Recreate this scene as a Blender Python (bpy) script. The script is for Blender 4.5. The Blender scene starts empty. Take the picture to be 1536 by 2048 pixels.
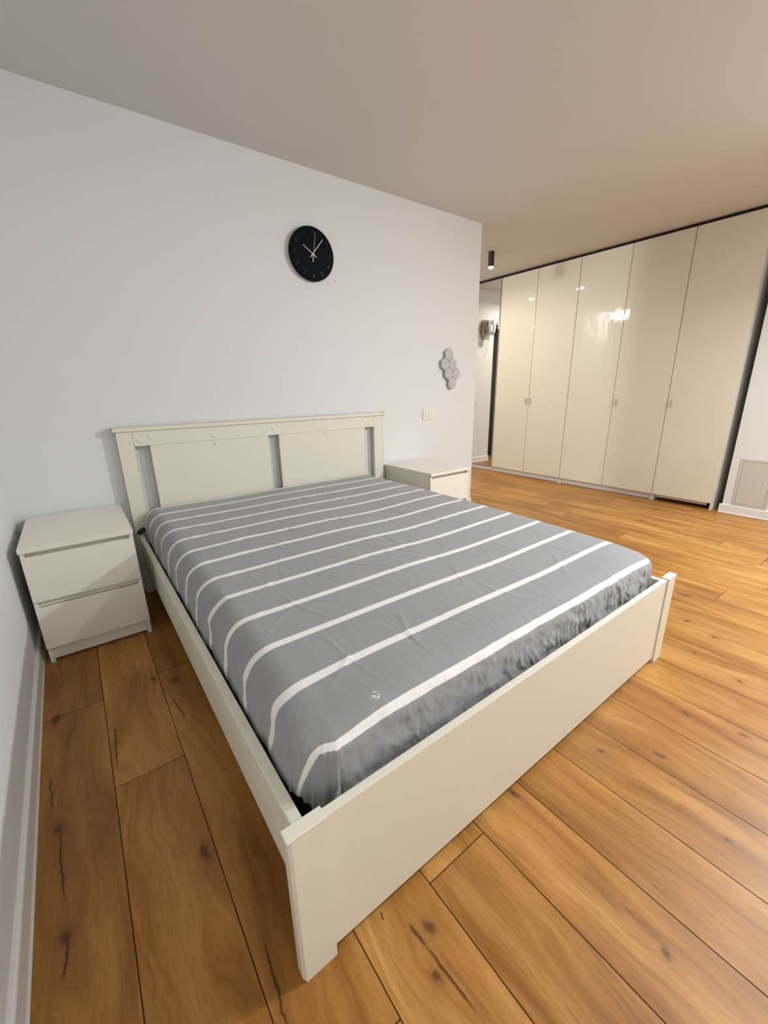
import bpy, bmesh, math, random
from mathutils import Matrix, Vector, noise

random.seed(7)
SC = bpy.context.scene
COL = SC.collection

# ------------------------------------------------------------------ camera
cam_d = bpy.data.cameras.new('camera')
cam = bpy.data.objects.new('camera', cam_d)
COL.objects.link(cam)
cam_d.sensor_fit = 'VERTICAL'
cam_d.sensor_height = 36.0
cam_d.lens = 820.32 / 2048 * 36.0
cam_d.clip_start = 0.02
RX = (0.8007335447, -0.5987430085, -0.0182373278)
UX = (0.1869329970, 0.2208397167, 0.9572282247)
BX = (-0.5691061808, -0.7698939078, 0.2887585941)
m = Matrix(((RX[0], UX[0], BX[0], 0.28232), (RX[1], UX[1], BX[1], -2.64618), (RX[2], UX[2], BX[2], 1.12682), (0, 0, 0, 1)))
cam.matrix_world = m
SC.camera = cam

# ------------------------------------------------------------------ world, lights, exposure
SC.view_settings.view_transform = 'Standard'
SC.view_settings.look = 'None'
SC.view_settings.gamma = 1.0
SC.view_settings.use_curve_mapping = False
SC.view_settings.exposure = 0.13
w = bpy.data.worlds.new('world')
SC.world = w
w.use_nodes = True
w.node_tree.nodes['Background'].inputs[0].default_value = (0.5, 0.55, 0.6, 1)
w.node_tree.nodes['Background'].inputs[1].default_value = 0.02


def area(name, loc, size, power, col, rot=(0, 0, 0), sizey=None, shape=None):
    d = bpy.data.lights.new(name, 'AREA')
    d.energy = power
    d.color = col
    d.shape = shape or ('RECTANGLE' if sizey else 'DISK')
    d.size = size
    if sizey:
        d.size_y = sizey
    o = bpy.data.objects.new(name, d)
    COL.objects.link(o)
    o.location = loc
    o.rotation_euler = rot
    return o


def point(name, loc, r, power, col):
    d = bpy.data.lights.new(name, 'POINT')
    d.energy = power
    d.color = col
    d.shadow_soft_size = r
    o = bpy.data.objects.new(name, d)
    COL.objects.link(o)
    o.location = loc
    return o


WARM = (1.0, 0.90, 0.76)
NEUT = (0.97, 1.0, 1.02)
area('key_lamp', (3.95, -2.95, 2.25), 0.16, 74, NEUT, rot=(math.radians(4), math.radians(33), 0))
point('key_lamp_glow', (3.95, -2.95, 2.18), 0.08, 9, NEUT)
area('second_lamp', (2.46, -2.80, 2.27), 0.20, 25, NEUT)
area('added_cool_fill', (0.7, -4.9, 1.7), 1.0, 12, (0.92, 0.97, 1.0), rot=(math.radians(98), 0, 0))  # cool fill added behind the camera; there is no known window
area('hall_spot_light', (3.96, 0.438, 2.265), 0.05, 8, WARM)
area('hall_spot_light_b', (3.96, 1.12, 2.265), 0.05, 10, WARM)
area('hall_lamp_light', (0.80, 1.33, 2.345), 0.10, 50, (1.0, 0.98, 0.95), rot=(0, math.radians(-62), 0), sizey=0.44)


# ------------------------------------------------------------------ helpers
def link(name, bm, mat, parent=None, smooth=False):
    me = bpy.data.meshes.new(name)
    bm.normal_update()
    bm.to_mesh(me)
    bm.free()
    o = bpy.data.objects.new(name, me)
    COL.objects.link(o)
    if mat:
        me.materials.append(mat)
    if smooth:
        for p in me.polygons:
            p.use_smooth = True
    if parent:
        o.parent = parent
    return o


def box(bm, x0, x1, y0, y1, z0, z1, bev=0.0, seg=2):
    r = bmesh.ops.create_cube(bm, size=1.0)
    vs = r['verts']
    for v in vs:
        v.co = Vector(((x0 + x1) / 2 + v.co.x * (x1 - x0), (y0 + y1) / 2 + v.co.y * (y1 - y0), (z0 + z1) / 2 + v.co.z * (z1 - z0)))
    if bev > 0:
        es = list({e for v in vs for e in v.link_edges})
        bmesh.ops.bevel(bm, geom=es, offset=bev, segments=seg, profile=0.6, affect='EDGES', clamp_overlap=True)


def bx(name, mat, parent, *a, bev=0.0015, seg=2):
    bm = bmesh.new()
    box(bm, *a, bev=bev, seg=seg)
    return link(name, bm, mat, parent)


def thing(name, label, cat, loc=(0, 0, 0), group=None):
    o = bpy.data.objects.new(name, None)
    COL.objects.link(o)
    o.empty_display_size = 0.1
    o.location = loc
    o['label'] = label
    o['category'] = cat
    if group:
        o['group'] = group
    return o


def tag(o, label, cat, group=None):
    o['label'] = label
    o['category'] = cat
    if group:
        o['group'] = group
    return o


def struct(o):
    o['kind'] = 'structure'
    return o


def cyl(bm, c, axis, r, h, n=32, r2=None, bev=0.0):
    """cylinder from c along axis (unit vector) of length h"""
    ax = Vector(axis).normalized()
    rot = Vector((0, 0, 1)).rotation_difference(ax).to_matrix().to_4x4()
    mt = Matrix.Translation(Vector(c) + ax * h / 2) @ rot
    rr = bmesh.ops.create_cone(bm, cap_ends=True, segments=n, radius1=r, radius2=r if r2 is None else r2, depth=h, matrix=mt)
    if bev > 0:
        es = [e for e in {e for v in rr['verts'] for e in v.link_edges} if len(e.link_faces) == 2 and e.calc_face_angle(0) > 0.8]
        bmesh.ops.bevel(bm, geom=es, offset=bev, segments=3, profile=0.6, affect='EDGES')


def tube(bm, pts, r, n=8, closed=False):
    rings = []
    P = [Vector(p) for p in pts]
    up = Vector((0.13, 0.31, 0.94))
    for i, p in enumerate(P):
        a = P[i - 1] if (i > 0 or closed) else P[i]
        b = P[(i + 1) % len(P)] if (i < len(P) - 1 or closed) else P[i]
        t = (b - a)
        t = t.normalized() if t.length > 1e-9 else Vector((0, 0, 1))
        s = t.cross(up)
        if s.length < 1e-3:
            s = t.cross(Vector((1, 0, 0)))
        s.normalize()
        q = t.cross(s)
        rings.append([bm.verts.new(p + (s * math.cos(2 * math.pi * k / n) + q * math.sin(2 * math.pi * k / n)) * r) for k in range(n)])
    m_ = len(rings)
    for i in range(m_ if closed else m_ - 1):
        A, B = rings[i], rings[(i + 1) % m_]
        for k in range(n):
            bm.faces.new((A[k], A[(k + 1) % n], B[(k + 1) % n], B[k]))
    if not closed:
        bm.faces.new(rings[0][::-1])
        bm.faces.new(rings[-1])


# ------------------------------------------------------------------ materials
class NT:
    def __init__(s, name):
        s.m = bpy.data.materials.new(name)
        s.m.use_nodes = True
        s.t = s.m.node_tree
        s.b = s.t.nodes['Principled BSDF']

    def n(s, typ, ins=None, **kw):
        nd = s.t.nodes.new(typ)
        for k, v in kw.items():
            setattr(nd, k, v)
        for k, v in (ins or {}).items():
            s.put(nd.inputs[k], v)
        return nd

    def put(s, sock, v):
        if isinstance(v, bpy.types.NodeSocket):
            s.t.links.new(v, sock)
        elif isinstance(v, bpy.types.Node):
            s.t.links.new(v.outputs[0], sock)
        else:
            sock.default_value = v

    def math(s, op, a, b=0.0, c=0.0, clamp=False):
        nd = s.n('ShaderNodeMath', {0: a, 1: b, 2: c}, operation=op)
        nd.use_clamp = clamp
        return nd.outputs[0]

    def mix(s, f, a, b, mode='MIX'):
        nd = s.t.nodes.new('ShaderNodeMix')
        nd.data_type = 'RGBA'
        nd.blend_type = mode
        s.put(nd.inputs[0], f)
        s.put(nd.inputs[6], a)
        s.put(nd.inputs[7], b)
        return nd.outputs[2]

    def ramp(s, f, stops):
        nd = s.n('ShaderNodeValToRGB', {0: f})
        el = nd.color_ramp.elements
        while len(el) < len(stops):
            el.new(0.5)
        for e, (p, c) in zip(el, stops):
            e.position = p
            e.color = c if len(c) == 4 else (*c, 1)
        return nd.outputs[0]

    def smooth(s, v, lo, hi):
        nd = s.n('ShaderNodeMapRange', {0: v, 1: lo, 2: hi, 3: 0.0, 4: 1.0}, interpolation_type='SMOOTHSTEP')
        return nd.outputs[0]

    def bump(s, h, strength, dist, normal=None):
        nd = s.n('ShaderNodeBump', {'Height': h, 'Strength': strength, 'Distance': dist})
        if normal is not None:
            s.put(nd.inputs['Normal'], normal)
        return nd.outputs[0]


def simple(name, col, rough=0.5, metal=0.0, coat=0.0, noise_s=None, bump=0.0, var=0.0, dist=0.001, spec=0.5):
    M = NT(name)
    b = M.b
    b.inputs['Base Color'].default_value = (*col, 1)
    b.inputs['Roughness'].default_value = rough
    b.inputs['Metallic'].default_value = metal
    b.inputs['Coat Weight'].default_value = coat
    b.inputs['Specular IOR Level'].default_value = spec
    if noise_s:
        tc = M.n('ShaderNodeTexCoord')
        nz = M.n('ShaderNodeTexNoise', {'Vector': tc.outputs['Object'], 'Scale': noise_s, 'Detail': 4.0})
        if bump:
            M.put(b.inputs['Normal'], M.bump(nz.outputs[0], bump, dist))
        if var:
            c2 = tuple(max(0, c * (1 - var)) for c in col)
            M.put(b.inputs['Base Color'], M.mix(nz.outputs[0], (*col, 1), (*c2, 1)))
    return M.m


wall_m = simple('wall_paint', (0.735, 0.748, 0.745), 0.75, noise_s=90, bump=0.10, dist=0.0006, spec=0.3)
ceil_m = simple('ceiling_paint', (0.70, 0.70, 0.695), 0.85, noise_s=120, bump=0.08, dist=0.0005, spec=0.2)
trim_m = simple('trim_white', (0.78, 0.77, 0.76), 0.4, noise_s=30, var=0.02)
bed_m = simple('bed_lacquer', (0.765, 0.74, 0.62), 0.42, noise_s=60, bump=0.04, dist=0.0005, var=0.03)
plug_m = simple('plug_plastic', (0.78, 0.76, 0.66), 0.35, noise_s=60, var=0.03)
night_m = simple('nightstand_foil', (0.82, 0.79, 0.69), 0.38, noise_s=40, bump=0.03, dist=0.0005, var=0.02)
ward_m = NT('gloss_door_foil')
b = ward_m.b
b.inputs['Base Color'].default_value = (0.72, 0.685, 0.56, 1)
b.inputs['Roughness'].default_value = 0.55
b.inputs['Coat Weight'].default_value = 0.9
b.inputs['Coat Roughness'].default_value = 0.03
tc = ward_m.n('ShaderNodeTexCoord')
mp = ward_m.n('ShaderNodeMapping', {'Vector': tc.outputs['Object'], 'Scale': (1.0, 5.0, 1.3)})
nz = ward_m.n('ShaderNodeTexNoise', {'Vector': mp, 'Scale': 2.2, 'Detail': 2.0})
ward_m.put(b.inputs['Coat Normal'], ward_m.bump(nz.outputs[0], 0.12, 0.02))
nz2 = ward_m.n('ShaderNodeTexNoise', {'Vector': tc.outputs['Object'], 'Scale': 220.0, 'Detail': 2.0})
ward_m.put(b.inputs['Normal'], ward_m.bump(nz2.outputs[0], 0.05, 0.001))
ward_m = ward_m.m
frame_m = simple('wardrobe_frame_white', (0.74, 0.72, 0.67), 0.45, noise_s=40, var=0.03)
plinth_m = simple('plinth_board', (0.72, 0.69, 0.68), 0.4, noise_s=40, var=0.03)
dark_m = simple('dark_void', (0.02, 0.018, 0.016), 0.9, noise_s=20, var=0.2)
hatch_m = simple('hatch_enamel', (0.56, 0.57, 0.50), 0.4, noise_s=30, var=0.03)
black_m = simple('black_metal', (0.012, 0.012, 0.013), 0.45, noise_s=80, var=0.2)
clock_m = simple('clock_black', (0.002, 0.0045, 0.006), 0.5, noise_s=50, var=0.2, spec=0.05)
numeral_m = simple('clock_numeral', (0.001, 0.001, 0.0015), 0.22, noise_s=50, var=0.1, coat=0.15)
hand_m = simple('clock_hand', (0.78, 0.68, 0.60), 0.35, metal=0.2, noise_s=50, var=0.05)
hex_m = simple('hexagon_plastic', (0.50, 0.51, 0.50), 0.45, noise_s=60, var=0.05)
hexside_m = simple('hexagon_side', (0.30, 0.31, 0.31), 0.5, noise_s=60, var=0.1)
switch_m = simple('switch_plastic', (0.80, 0.78, 0.72), 0.25, noise_s=60, var=0.02)
grey_m = simple('door_frame_grey', (0.30, 0.30, 0.29), 0.5, noise_s=30, var=0.05)
blackdoor_m = simple('black_door_leaf', (0.006, 0.006, 0.008), 0.4, noise_s=30, var=0.2)
cable_m = simple('cable_sheath', (0.36, 0.33, 0.27), 0.5, noise_s=30, var=0.3)
plug_black_m = simple('plug_black', (0.01, 0.01, 0.01), 0.4, noise_s=30, var=0.2)
phone_m = simple('phone_plastic', (0.80, 0.80, 0.78), 0.3, noise_s=30, var=0.03)
phonegrey_m = simple('phone_grey', (0.42, 0.42, 0.40), 0.4, noise_s=30, var=0.05)
handle_m = simple('handle_cream_shaded', (0.52, 0.47, 0.37), 0.25, coat=0.5, noise_s=30, var=0.03)  # cream darkened: shading of the pulls is put into the colour
handleh_m = simple('handle_hollow', (0.30, 0.26, 0.20), 0.6, noise_s=30, var=0.1)
hole_m = simple('screw_hole', (0.06, 0.055, 0.05), 0.8, noise_s=30, var=0.2)
ward_mirror = NT('mirror_glass')
ward_mirror.b.inputs['Base Color'].default_value = (0.93, 0.94, 0.93, 1)
ward_mirror.b.inputs['Metallic'].default_value = 1.0
tcm = ward_mirror.n('ShaderNodeTexCoord')
nzm = ward_mirror.n('ShaderNodeTexNoise', {'Vector': tcm.outputs['Object'], 'Scale': 3.0})
ward_mirror.put(ward_mirror.b.inputs['Roughness'], ward_mirror.math('MULTIPLY', nzm.outputs[0], 0.004))
ward_mirror = ward_mirror.m


def emis(name, col, s):
    M = NT(name)
    M.b.inputs['Base Color'].default_value = (*col, 1)
    M.b.inputs['Emission Color'].default_value = (*col, 1)
    M.b.inputs['Emission Strength'].default_value = s
    return M.m


glow_m = emis('spot_glow', (1.0, 0.93, 0.80), 14)
panel_m = emis('led_panel_glow', (1.0, 0.97, 0.93), 4)


def oak():
    M = NT('oak_planks')
    at = M.n('ShaderNodeAttribute', attribute_name='pid')
    pid = at.outputs['Fac']
    geo = M.n('ShaderNodeNewGeometry')
    pos = geo.outputs['Position']
    sep = M.n('ShaderNodeSeparateXYZ', {0: pos})
    X, Y = sep.outputs[0], sep.outputs[1]
    offx = M.math('MULTIPLY', pid, 37.0)
    offy = M.math('MULTIPLY', pid, 91.0)
    comb = M.n('ShaderNodeCombineXYZ', {0: M.math('ADD', X, offx), 1: M.math('ADD', Y, offy), 2: offx})
    # slow warp so the grain wanders and loops round
    mpw = M.n('ShaderNodeMapping', {'Vector': comb, 'Scale': (5.0, 1.6, 1.0)})
    warp = M.n('ShaderNodeTexNoise', {'Vector': mpw, 'Scale': 1.0, 'Detail': 3.0})
    wv = M.math('MULTIPLY', M.math('SUBTRACT', warp.outputs[0], 0.5), 0.22)
    gx = M.math('ADD', sep.outputs[0], M.math('ADD', offx, wv))
    comb2 = M.n('ShaderNodeCombineXYZ', {0: gx, 1: M.math('ADD', Y, offy), 2: offx})
    mp1 = M.n('ShaderNodeMapping', {'Vector': comb2, 'Scale': (70.0, 3.2, 1.0)})
    g1 = M.n('ShaderNodeTexNoise', {'Vector': mp1, 'Scale': 1.0, 'Detail': 6.0, 'Roughness': 0.62})
    mp2 = M.n('ShaderNodeMapping', {'Vector': comb2, 'Scale': (14.0, 1.1, 1.0)})
    g2 = M.n('ShaderNodeTexNoise', {'Vector': mp2, 'Scale': 1.0, 'Detail': 4.0, 'Roughness': 0.55})
    mp3 = M.n('ShaderNodeMapping', {'Vector': comb, 'Scale': (4.5, 1.8, 1.0)})
    g3 = M.n('ShaderNodeTexNoise', {'Vector': mp3, 'Scale': 1.0, 'Detail': 3.0})
    mp4 = M.n('ShaderNodeMapping', {'Vector': comb, 'Scale': (260.0, 26.0, 1.0)})
    g4 = M.n('ShaderNodeTexNoise', {'Vector': mp4, 'Scale': 1.0, 'Detail': 3.0})
    c = M.ramp(g2.outputs[0], [(0.28, (0.26, 0.108, 0.018)), (0.48, (0.40, 0.198, 0.047)), (0.72, (0.51, 0.285, 0.088))])
    fine = M.ramp(g1.outputs[0], [(0.32, (0.72, 0.66, 0.60)), (0.62, (1.06, 1.06, 1.06))])
    c = M.mix(0.75, c, fine, 'MULTIPLY')
    pores = M.ramp(g4.outputs[0], [(0.36, (0.80, 0.76, 0.70)), (0.50, (1.0, 1.0, 1.0))])
    c = M.mix(0.6, c, pores, 'MULTIPLY')
    cloud = M.ramp(g3.outputs[0], [(0.33, (0.66, 0.58, 0.50)), (0.62, (1.06, 1.05, 1.04))])
    c = M.mix(0.7, c, cloud, 'MULTIPLY')
    # plank to plank tone
    rnd = M.math('FRACT', M.math('MULTIPLY', pid, 7.31))
    tone = M.ramp(rnd, [(0.0, (0.88, 0.86, 0.84)), (1.0, (1.10, 1.09, 1.08))])
    c = M.mix(1.0, c, tone, 'MULTIPLY')
    c = M.mix(1.0, c, (1.13, 1.12, 1.10, 1), 'MULTIPLY')
    # knots and cracks: where the boards really carry them
    nzk = M.n('ShaderNodeTexNoise', {'Vector': pos, 'Scale': 26.0, 'Detail': 4.0, 'Roughness': 0.6})
    nk = M.n('ShaderNodeSeparateColor', {0: nzk.outputs[1]})
    dx = M.math('MULTIPLY', M.math('SUBTRACT', nk.outputs[0], 0.5), 0.040)
    dy = M.math('MULTIPLY', M.math('SUBTRACT', nk.outputs[1], 0.5), 0.050)
    Xw = M.math('ADD', X, dx)
    Yw = M.math('ADD', Y, dy)
    dx2 = M.math('MULTIPLY', M.math('SUBTRACT', nk.outputs[0], 0.5), 0.016)
    Xc = M.math('ADD', X, dx2)
    knots = [(1.577, -2.34, .010, .014), (1.45, -2.219, .007, .012), (1.835, -2.322, .008, .014), (1.106, -2.14, .007, .022),
             (0.701, -2.216, .010, .012), (0.661, -2.286, .009, .012), (1.062, -2.548, .007, .012), (2.472, -2.231, .008, .014),
             (2.265, -2.211, .006, .010), (1.43, -2.549, .006, .010), (2.195, -2.387, .007, .012), (1.877, -2.475, .007, .012),
             (0.352, -0.932, .010, .016), (0.426, -0.991, .016, .026), (0.051, -1.454, .012, .018), (0.353, -1.758, .010, .026),
             (0.068, -1.751, .010, .018), (0.035, -0.955, .014, .024), (4.044, -1.277, .010, .014), (2.534, -2.1, .008, .014),
             (2.825, -2.0, .013, .03), (3.417, -1.761, .008, .012), (3.1, -0.55, .01, .016), (3.75, -0.2, .01, .016),
             (2.9, -1.35, .010, .018), (3.6, -2.1, .010, .02), (4.4, -0.35, .012, .016), (4.1, 0.35, .010, .02)]
    acc = None
    halo = None
    for (kx, ky, ax, ay) in knots:
        u = M.math('MULTIPLY', M.math('SUBTRACT', Xw, kx), 1 / ax)
        v = M.math('MULTIPLY', M.math('SUBTRACT', Yw, ky), 1 / ay)
        d = M.math('ADD', M.math('MULTIPLY', u, u), M.math('MULTIPLY', v, v))
        g = M.math('DIVIDE', 1.0, M.math('ADD', 1.0, M.math('MULTIPLY', d, d)))
        h = M.math('DIVIDE', 1.0, M.math('ADD', 1.0, M.math('MULTIPLY', d, 0.10)))
        acc = g if acc is None else M.math('MAXIMUM', acc, g)
        halo = h if halo is None else M.math('MAXIMUM', halo, h)
    cracks = [(0.668, -2.185, 0.674, -2.236, .0035), (0.674, -2.236, 0.684, -2.36, .0030), (1.069, -2.359, 1.06, -2.458, .010),
              (1.49, -2.366, 1.514, -2.57, .008), (0.633, -2.131, 0.629, -2.145, .002), (0.397, -1.102, 0.41, -1.231, .0022),
              (0.204, -1.134, 0.195, -1.307, .0024), (0.051, -1.473, 0.06, -1.66, .0018), (0.068, -1.755, 0.062, -1.83, .0022),
              (0.405, -2.021, 0.391, -2.18, .0026), (0.025, -1.242, 0.033, -1.374, .0016), (2.236, -2.259, 2.276, -2.41, .006),
              (1.074, -2.451, 1.071, -2.549, .006), (0.69, -2.25, 0.70, -2.40, .005)]
    cr = None
    for (x0, y0, x1, y1, wd) in cracks:
        cy, hy = (y0 + y1) / 2, abs(y1 - y0) / 2
        k = (x1 - x0) / (y1 - y0)
        lx = M.math('MULTIPLY_ADD', M.math('SUBTRACT', Y, y0), k, x0)
        u = M.math('MULTIPLY', M.math('SUBTRACT', Xc, lx), 1 / wd)
        v = M.math('MULTIPLY', M.math('SUBTRACT', Y, cy), 1 / hy)
        v2 = M.math('MULTIPLY', v, v)
        d = M.math('ADD', M.math('MULTIPLY', u, u), M.math('MULTIPLY', v2, v2))
        st = 0.9 if wd < 0.004 else 0.33
        g = M.math('MULTIPLY', M.math('DIVIDE', 1.0, M.math('ADD', 1.0, M.math('MULTIPLY', d, d))), st)
        cr = g if cr is None else M.math('MAXIMUM', cr, g)
    c = M.mix(M.math('MULTIPLY', halo, 0.42), c, (0.30, 0.12, 0.035, 1))
    c = M.mix(M.math('MULTIPLY', acc, 0.85), c, (0.09, 0.035, 0.012, 1))
    c = M.mix(cr, c, (0.05, 0.022, 0.012, 1))
    # milled joint between boards
    gr = M.n('ShaderNodeAttribute', attribute_name='groove').outputs['Fac']
    c = M.mix(gr, c, (0.055, 0.025, 0.010, 1))
    M.put(M.b.inputs['Base Color'], c)
    M.put(M.b.inputs['Roughness'], M.math('MULTIPLY_ADD', g1.outputs[0], 0.16, 0.34))
    M.b.inputs['Specular IOR Level'].default_value = 0.28
    hh = M.math('ADD', M.math('MULTIPLY', g1.outputs[0], 0.5), M.math('MULTIPLY', g4.outputs[0], 0.5))
    M.put(M.b.inputs['Normal'], M.bump(hh, 0.25, 0.0008))
    return M.m


oak_m = oak()


def sheet_mat():
    M = NT('striped_cotton')
    s = M.n('ShaderNodeAttribute', attribute_name='sy').outputs['Fac']
    geo = M.n('ShaderNodeTexCoord').outputs['Object']
    S0, P0, HW = 0.262, 0.1650, 0.0118
    # stripes: run across the bed, one every 16.5 cm
    k = M.math('DIVIDE', M.math('SUBTRACT', s, S0), P0)
    fr = M.math('ABSOLUTE', M.math('SUBTRACT', M.math('FRACT', M.math('ADD', k, 0.5)), 0.5))
    dist = M.math('MULTIPLY', fr, P0)
    st = M.math('SUBTRACT', 1.0, M.smooth(dist, HW - 0.0012, HW + 0.0012))
    weave = M.n('ShaderNodeTexNoise', {'Vector': geo, 'Scale': 900.0, 'Detail': 2.0})
    cloud = M.n('ShaderNodeTexNoise', {'Vector': geo, 'Scale': 9.0, 'Detail': 5.0})
    base = M.mix(cloud.outputs[0], (0.27, 0.28, 0.287, 1), (0.31, 0.32, 0.327, 1))
    base = M.mix(M.math('MULTIPLY', weave.outputs[0], 0.25), base, (0.20, 0.21, 0.225, 1))
    # a small pale mark near the foot
    sp = M.n('ShaderNodeSeparateXYZ', {0: geo})
    mz = M.n('ShaderNodeTexNoise', {'Vector': geo, 'Scale': 160.0, 'Detail': 3.0})
    d2 = M.math('ADD', M.math('POWER', M.math('MULTIPLY', M.math('SUBTRACT', sp.outputs[0], 0.700), 90.0), 2.0),
                M.math('POWER', M.math('MULTIPLY', M.math('SUBTRACT', sp.outputs[1], -2.037), 110.0), 2.0))
    mk = M.math('MULTIPLY', M.math('LESS_THAN', d2, 1.0), M.math('GREATER_THAN', mz.outputs[0], 0.54))
    base = M.mix(mk, base, (0.7, 0.7, 0.68, 1))
    c = M.mix(st, base, (0.80, 0.79, 0.76, 1))
    M.put(M.b.inputs['Base Color'], c)
    M.b.inputs['Roughness'].default_value = 0.85
    M.b.inputs['Specular IOR Level'].default_value = 0.2
    M.b.inputs['Sheen Weight'].default_value = 0.25
    M.b.inputs['Sheen Roughness'].default_value = 0.5
    mp = M.n('ShaderNodeMapping', {'Vector': geo, 'Rotation': (0, 0, 0.3), 'Scale': (2.4, 1.0, 1.0)})
    cz = M.n('ShaderNodeTexNoise', {'Vector': mp, 'Scale': 14.0, 'Detail': 4.0, 'Roughness': 0.55, 'Distortion': 0.5})
    M.put(M.b.inputs['Normal'], M.bump(cz.outputs[0], 0.35, 0.006, M.bump(weave.outputs[0], 0.15, 0.0006)))
    return M.m


sheet_m = sheet_mat()
elastic_m = simple('elastic_hem', (0.03, 0.032, 0.034), 0.9, noise_s=60, var=0.3)
mattress_m = simple('mattress_ticking', (0.025, 0.026, 0.030), 0.9, noise_s=60, var=0.1)

# ------------------------------------------------------------------ room shell
H = 2.413
XR = 4.845          # right wall plane
XE = 3.302          # free end of headboard wall
YB = -5.2


def planks():
    bm = bmesh.new()
    lp = bm.loops.layers.float.new('pid')
    lg = bm.loops.layers.float.new('groove')
    PW, PL, G, D = 0.192, 1.382, 0.0013, 0.0016
    joints = {0: -0.948, 1: -1.408, 2: -0.902, 4: -2.157, 18: -1.342, 19: -0.760}
    x0 = 0.182 - PW
    rnd = random.Random(3)
    for c in range(-1, 29):
        xa, xb = x0 + c * PW, x0 + (c + 1) * PW
        j = joints.get(c, rnd.uniform(-1.38, 0.0))
        if c == 3:
            j = -0.35
        if 5 <= c <= 14:
            j = -0.30 - 0.38 * ((c * 0.618) % 1.0)   # their joints lie under the bed or beyond the frame
        k0 = int(math.floor((YB - j) / PL))
        k1 = int(math.ceil((2.3 - j) / PL))
        for k in range(k0, k1):
            ya, yb = j + k * PL, j + (k + 1) * PL
            pid = rnd.random()
            pts_o = [(xa, ya), (xb, ya), (xb, yb), (xa, yb)]
            pts_i = [(xa + G, ya + G), (xb - G, ya + G), (xb - G, yb - G), (xa + G, yb - G)]
            vo = [bm.verts.new((*p, -D)) for p in pts_o]
            vi = [bm.verts.new((*p, 0)) for p in pts_i]
            f = bm.faces.new(vi)
            for l in f.loops:
                l[lp] = pid
                l[lg] = 0.0
            for q in range(4):
                f = bm.faces.new((vo[q], vo[(q + 1) % 4], vi[(q + 1) % 4], vi[q]))
                for l in f.loops:
                    l[lp] = pid
                    l[lg] = 0.95
    # underside slab
    n0 = len(bm.verts)
    box(bm, -0.15, 5.6, YB - 0.05, 2.25, -0.06, -0.004)
    return struct(link('floor', bm, oak_m))


planks()


def wallbox(name, mat, *a):
    bm = bmesh.new()
    box(bm, *a)
    return struct(link(name, bm, mat))


wallbox('ceiling', ceil_m, -0.3, 5.7, YB - 0.1, 2.4, H, H + 0.1)
# headboard wall with its free end
wallbox('wall_back', wall_m, -0.2, XE, 0.0, 0.12, -0.01, H + 0.01)
# left wall, turned about one degree
bm = bmesh.new()
LX = lambda y: -0.030 - 0.0125 * y
vs = []
for z in (-0.01, H + 0.01):
    vs.append([bm.verts.new(p) for p in ((LX(0.1), 0.1, z), (LX(YB), YB, z), (LX(YB) - 0.15, YB, z), (LX(0.1) - 0.15, 0.1, z))])
for q in range(4):
    bm.faces.new((vs[0][q], vs[0][(q + 1) % 4], vs[1][(q + 1) % 4], vs[1][q]))
bm.faces.new(vs[0][::-1])
bm.faces.new(vs[1])
bmesh.ops.recalc_face_normals(bm, faces=bm.faces)
struct(link('wall_left', bm, wall_m))
wallbox('wall_front', wall_m, -0.2, 5.0, YB - 0.12, YB, -0.01, H + 0.01)
# right wall: stands just behind the wardrobe face, the wardrobe is let into a niche
wallbox('wall_right', wall_m, XR, XR + 0.62, YB, -1.607, -0.01, H + 0.01)
wallbox('wall_niche', wall_m, 5.44, 5.60, -1.60, 2.3, -0.01, H + 0.01)
# hall behind the headboard wall
wallbox('wall_hall', wall_m, 4.118, 5.44, 1.60, 2.05, -0.01, H + 0.01)
wallbox('wall_hall_lintel', wall_m, 3.10, 4.118, 1.60, 2.05, 2.02, H + 0.01)
wallbox('wall_hall_far', wall_m, -0.2, 3.10, 1.60, 2.05, -0.01, H + 0.01)
wallbox('wall_hall_end', wall_m, -0.35, -0.2, 0.0, 2.05, -0.01, H + 0.01)


dk = simple('gap_shadow_strip', (0.012, 0.011, 0.010), 0.9, noise_s=20, var=0.2)
wallbox('gap_shade_1', dk, 4.8305, 4.842, -1.54, 1.47, 2.3605, H - 0.0005)  # black strip stands in for the shade in the gap above the doors
wallbox('gap_shade_2', dk, 4.8305, 4.842, 0.9605, 0.9675, 0.0, 2.360)  # same for the shade between mirror door and its neighbour


def baseboard(name, p0, p1, h=0.076, t=0.012, normal=None):
    """skirting from p0 to p1 with an eased top edge and a small sealing foot"""
    prof = [(0, 0), (t + 0.004, 0), (t + 0.004, 0.004), (t + 0.001, 0.009), (t, 0.012), (t, h - 0.006), (t - 0.002, h - 0.002), (t - 0.005, h), (0, h)]
    a, b_ = Vector((*p0, 0)), Vector((*p1, 0))
    n = Vector(normal + (0,)).normalized()
    bm = bmesh.new()
    A = [bm.verts.new(a + n * q + Vector((0, 0, z))) for q, z in prof]
    B = [bm.verts.new(b_ + n * q + Vector((0, 0, z))) for q, z in prof]
    k = len(prof)
    for i in range(k):
        bm.faces.new((A[i], A[(i + 1) % k], B[(i + 1) % k], B[i]))
    bm.faces.new(A)
    bm.faces.new(B[::-1])
    bmesh.ops.recalc_face_normals(bm, faces=bm.faces)
    return struct(link(name, bm, trim_m))


baseboard('baseboard_left', (LX(YB), YB), (LX(0), 0), normal=(1, 0.0125))
baseboard('baseboard_back', (0.0, 0), (XE, 0), normal=(0, -1))
baseboard('baseboard_right', (XR, YB), (XR, -1.590), normal=(-1, 0))
baseboard('baseboard_hall', (4.112, 1.60), (5.0, 1.60), normal=(0, -1))

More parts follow.
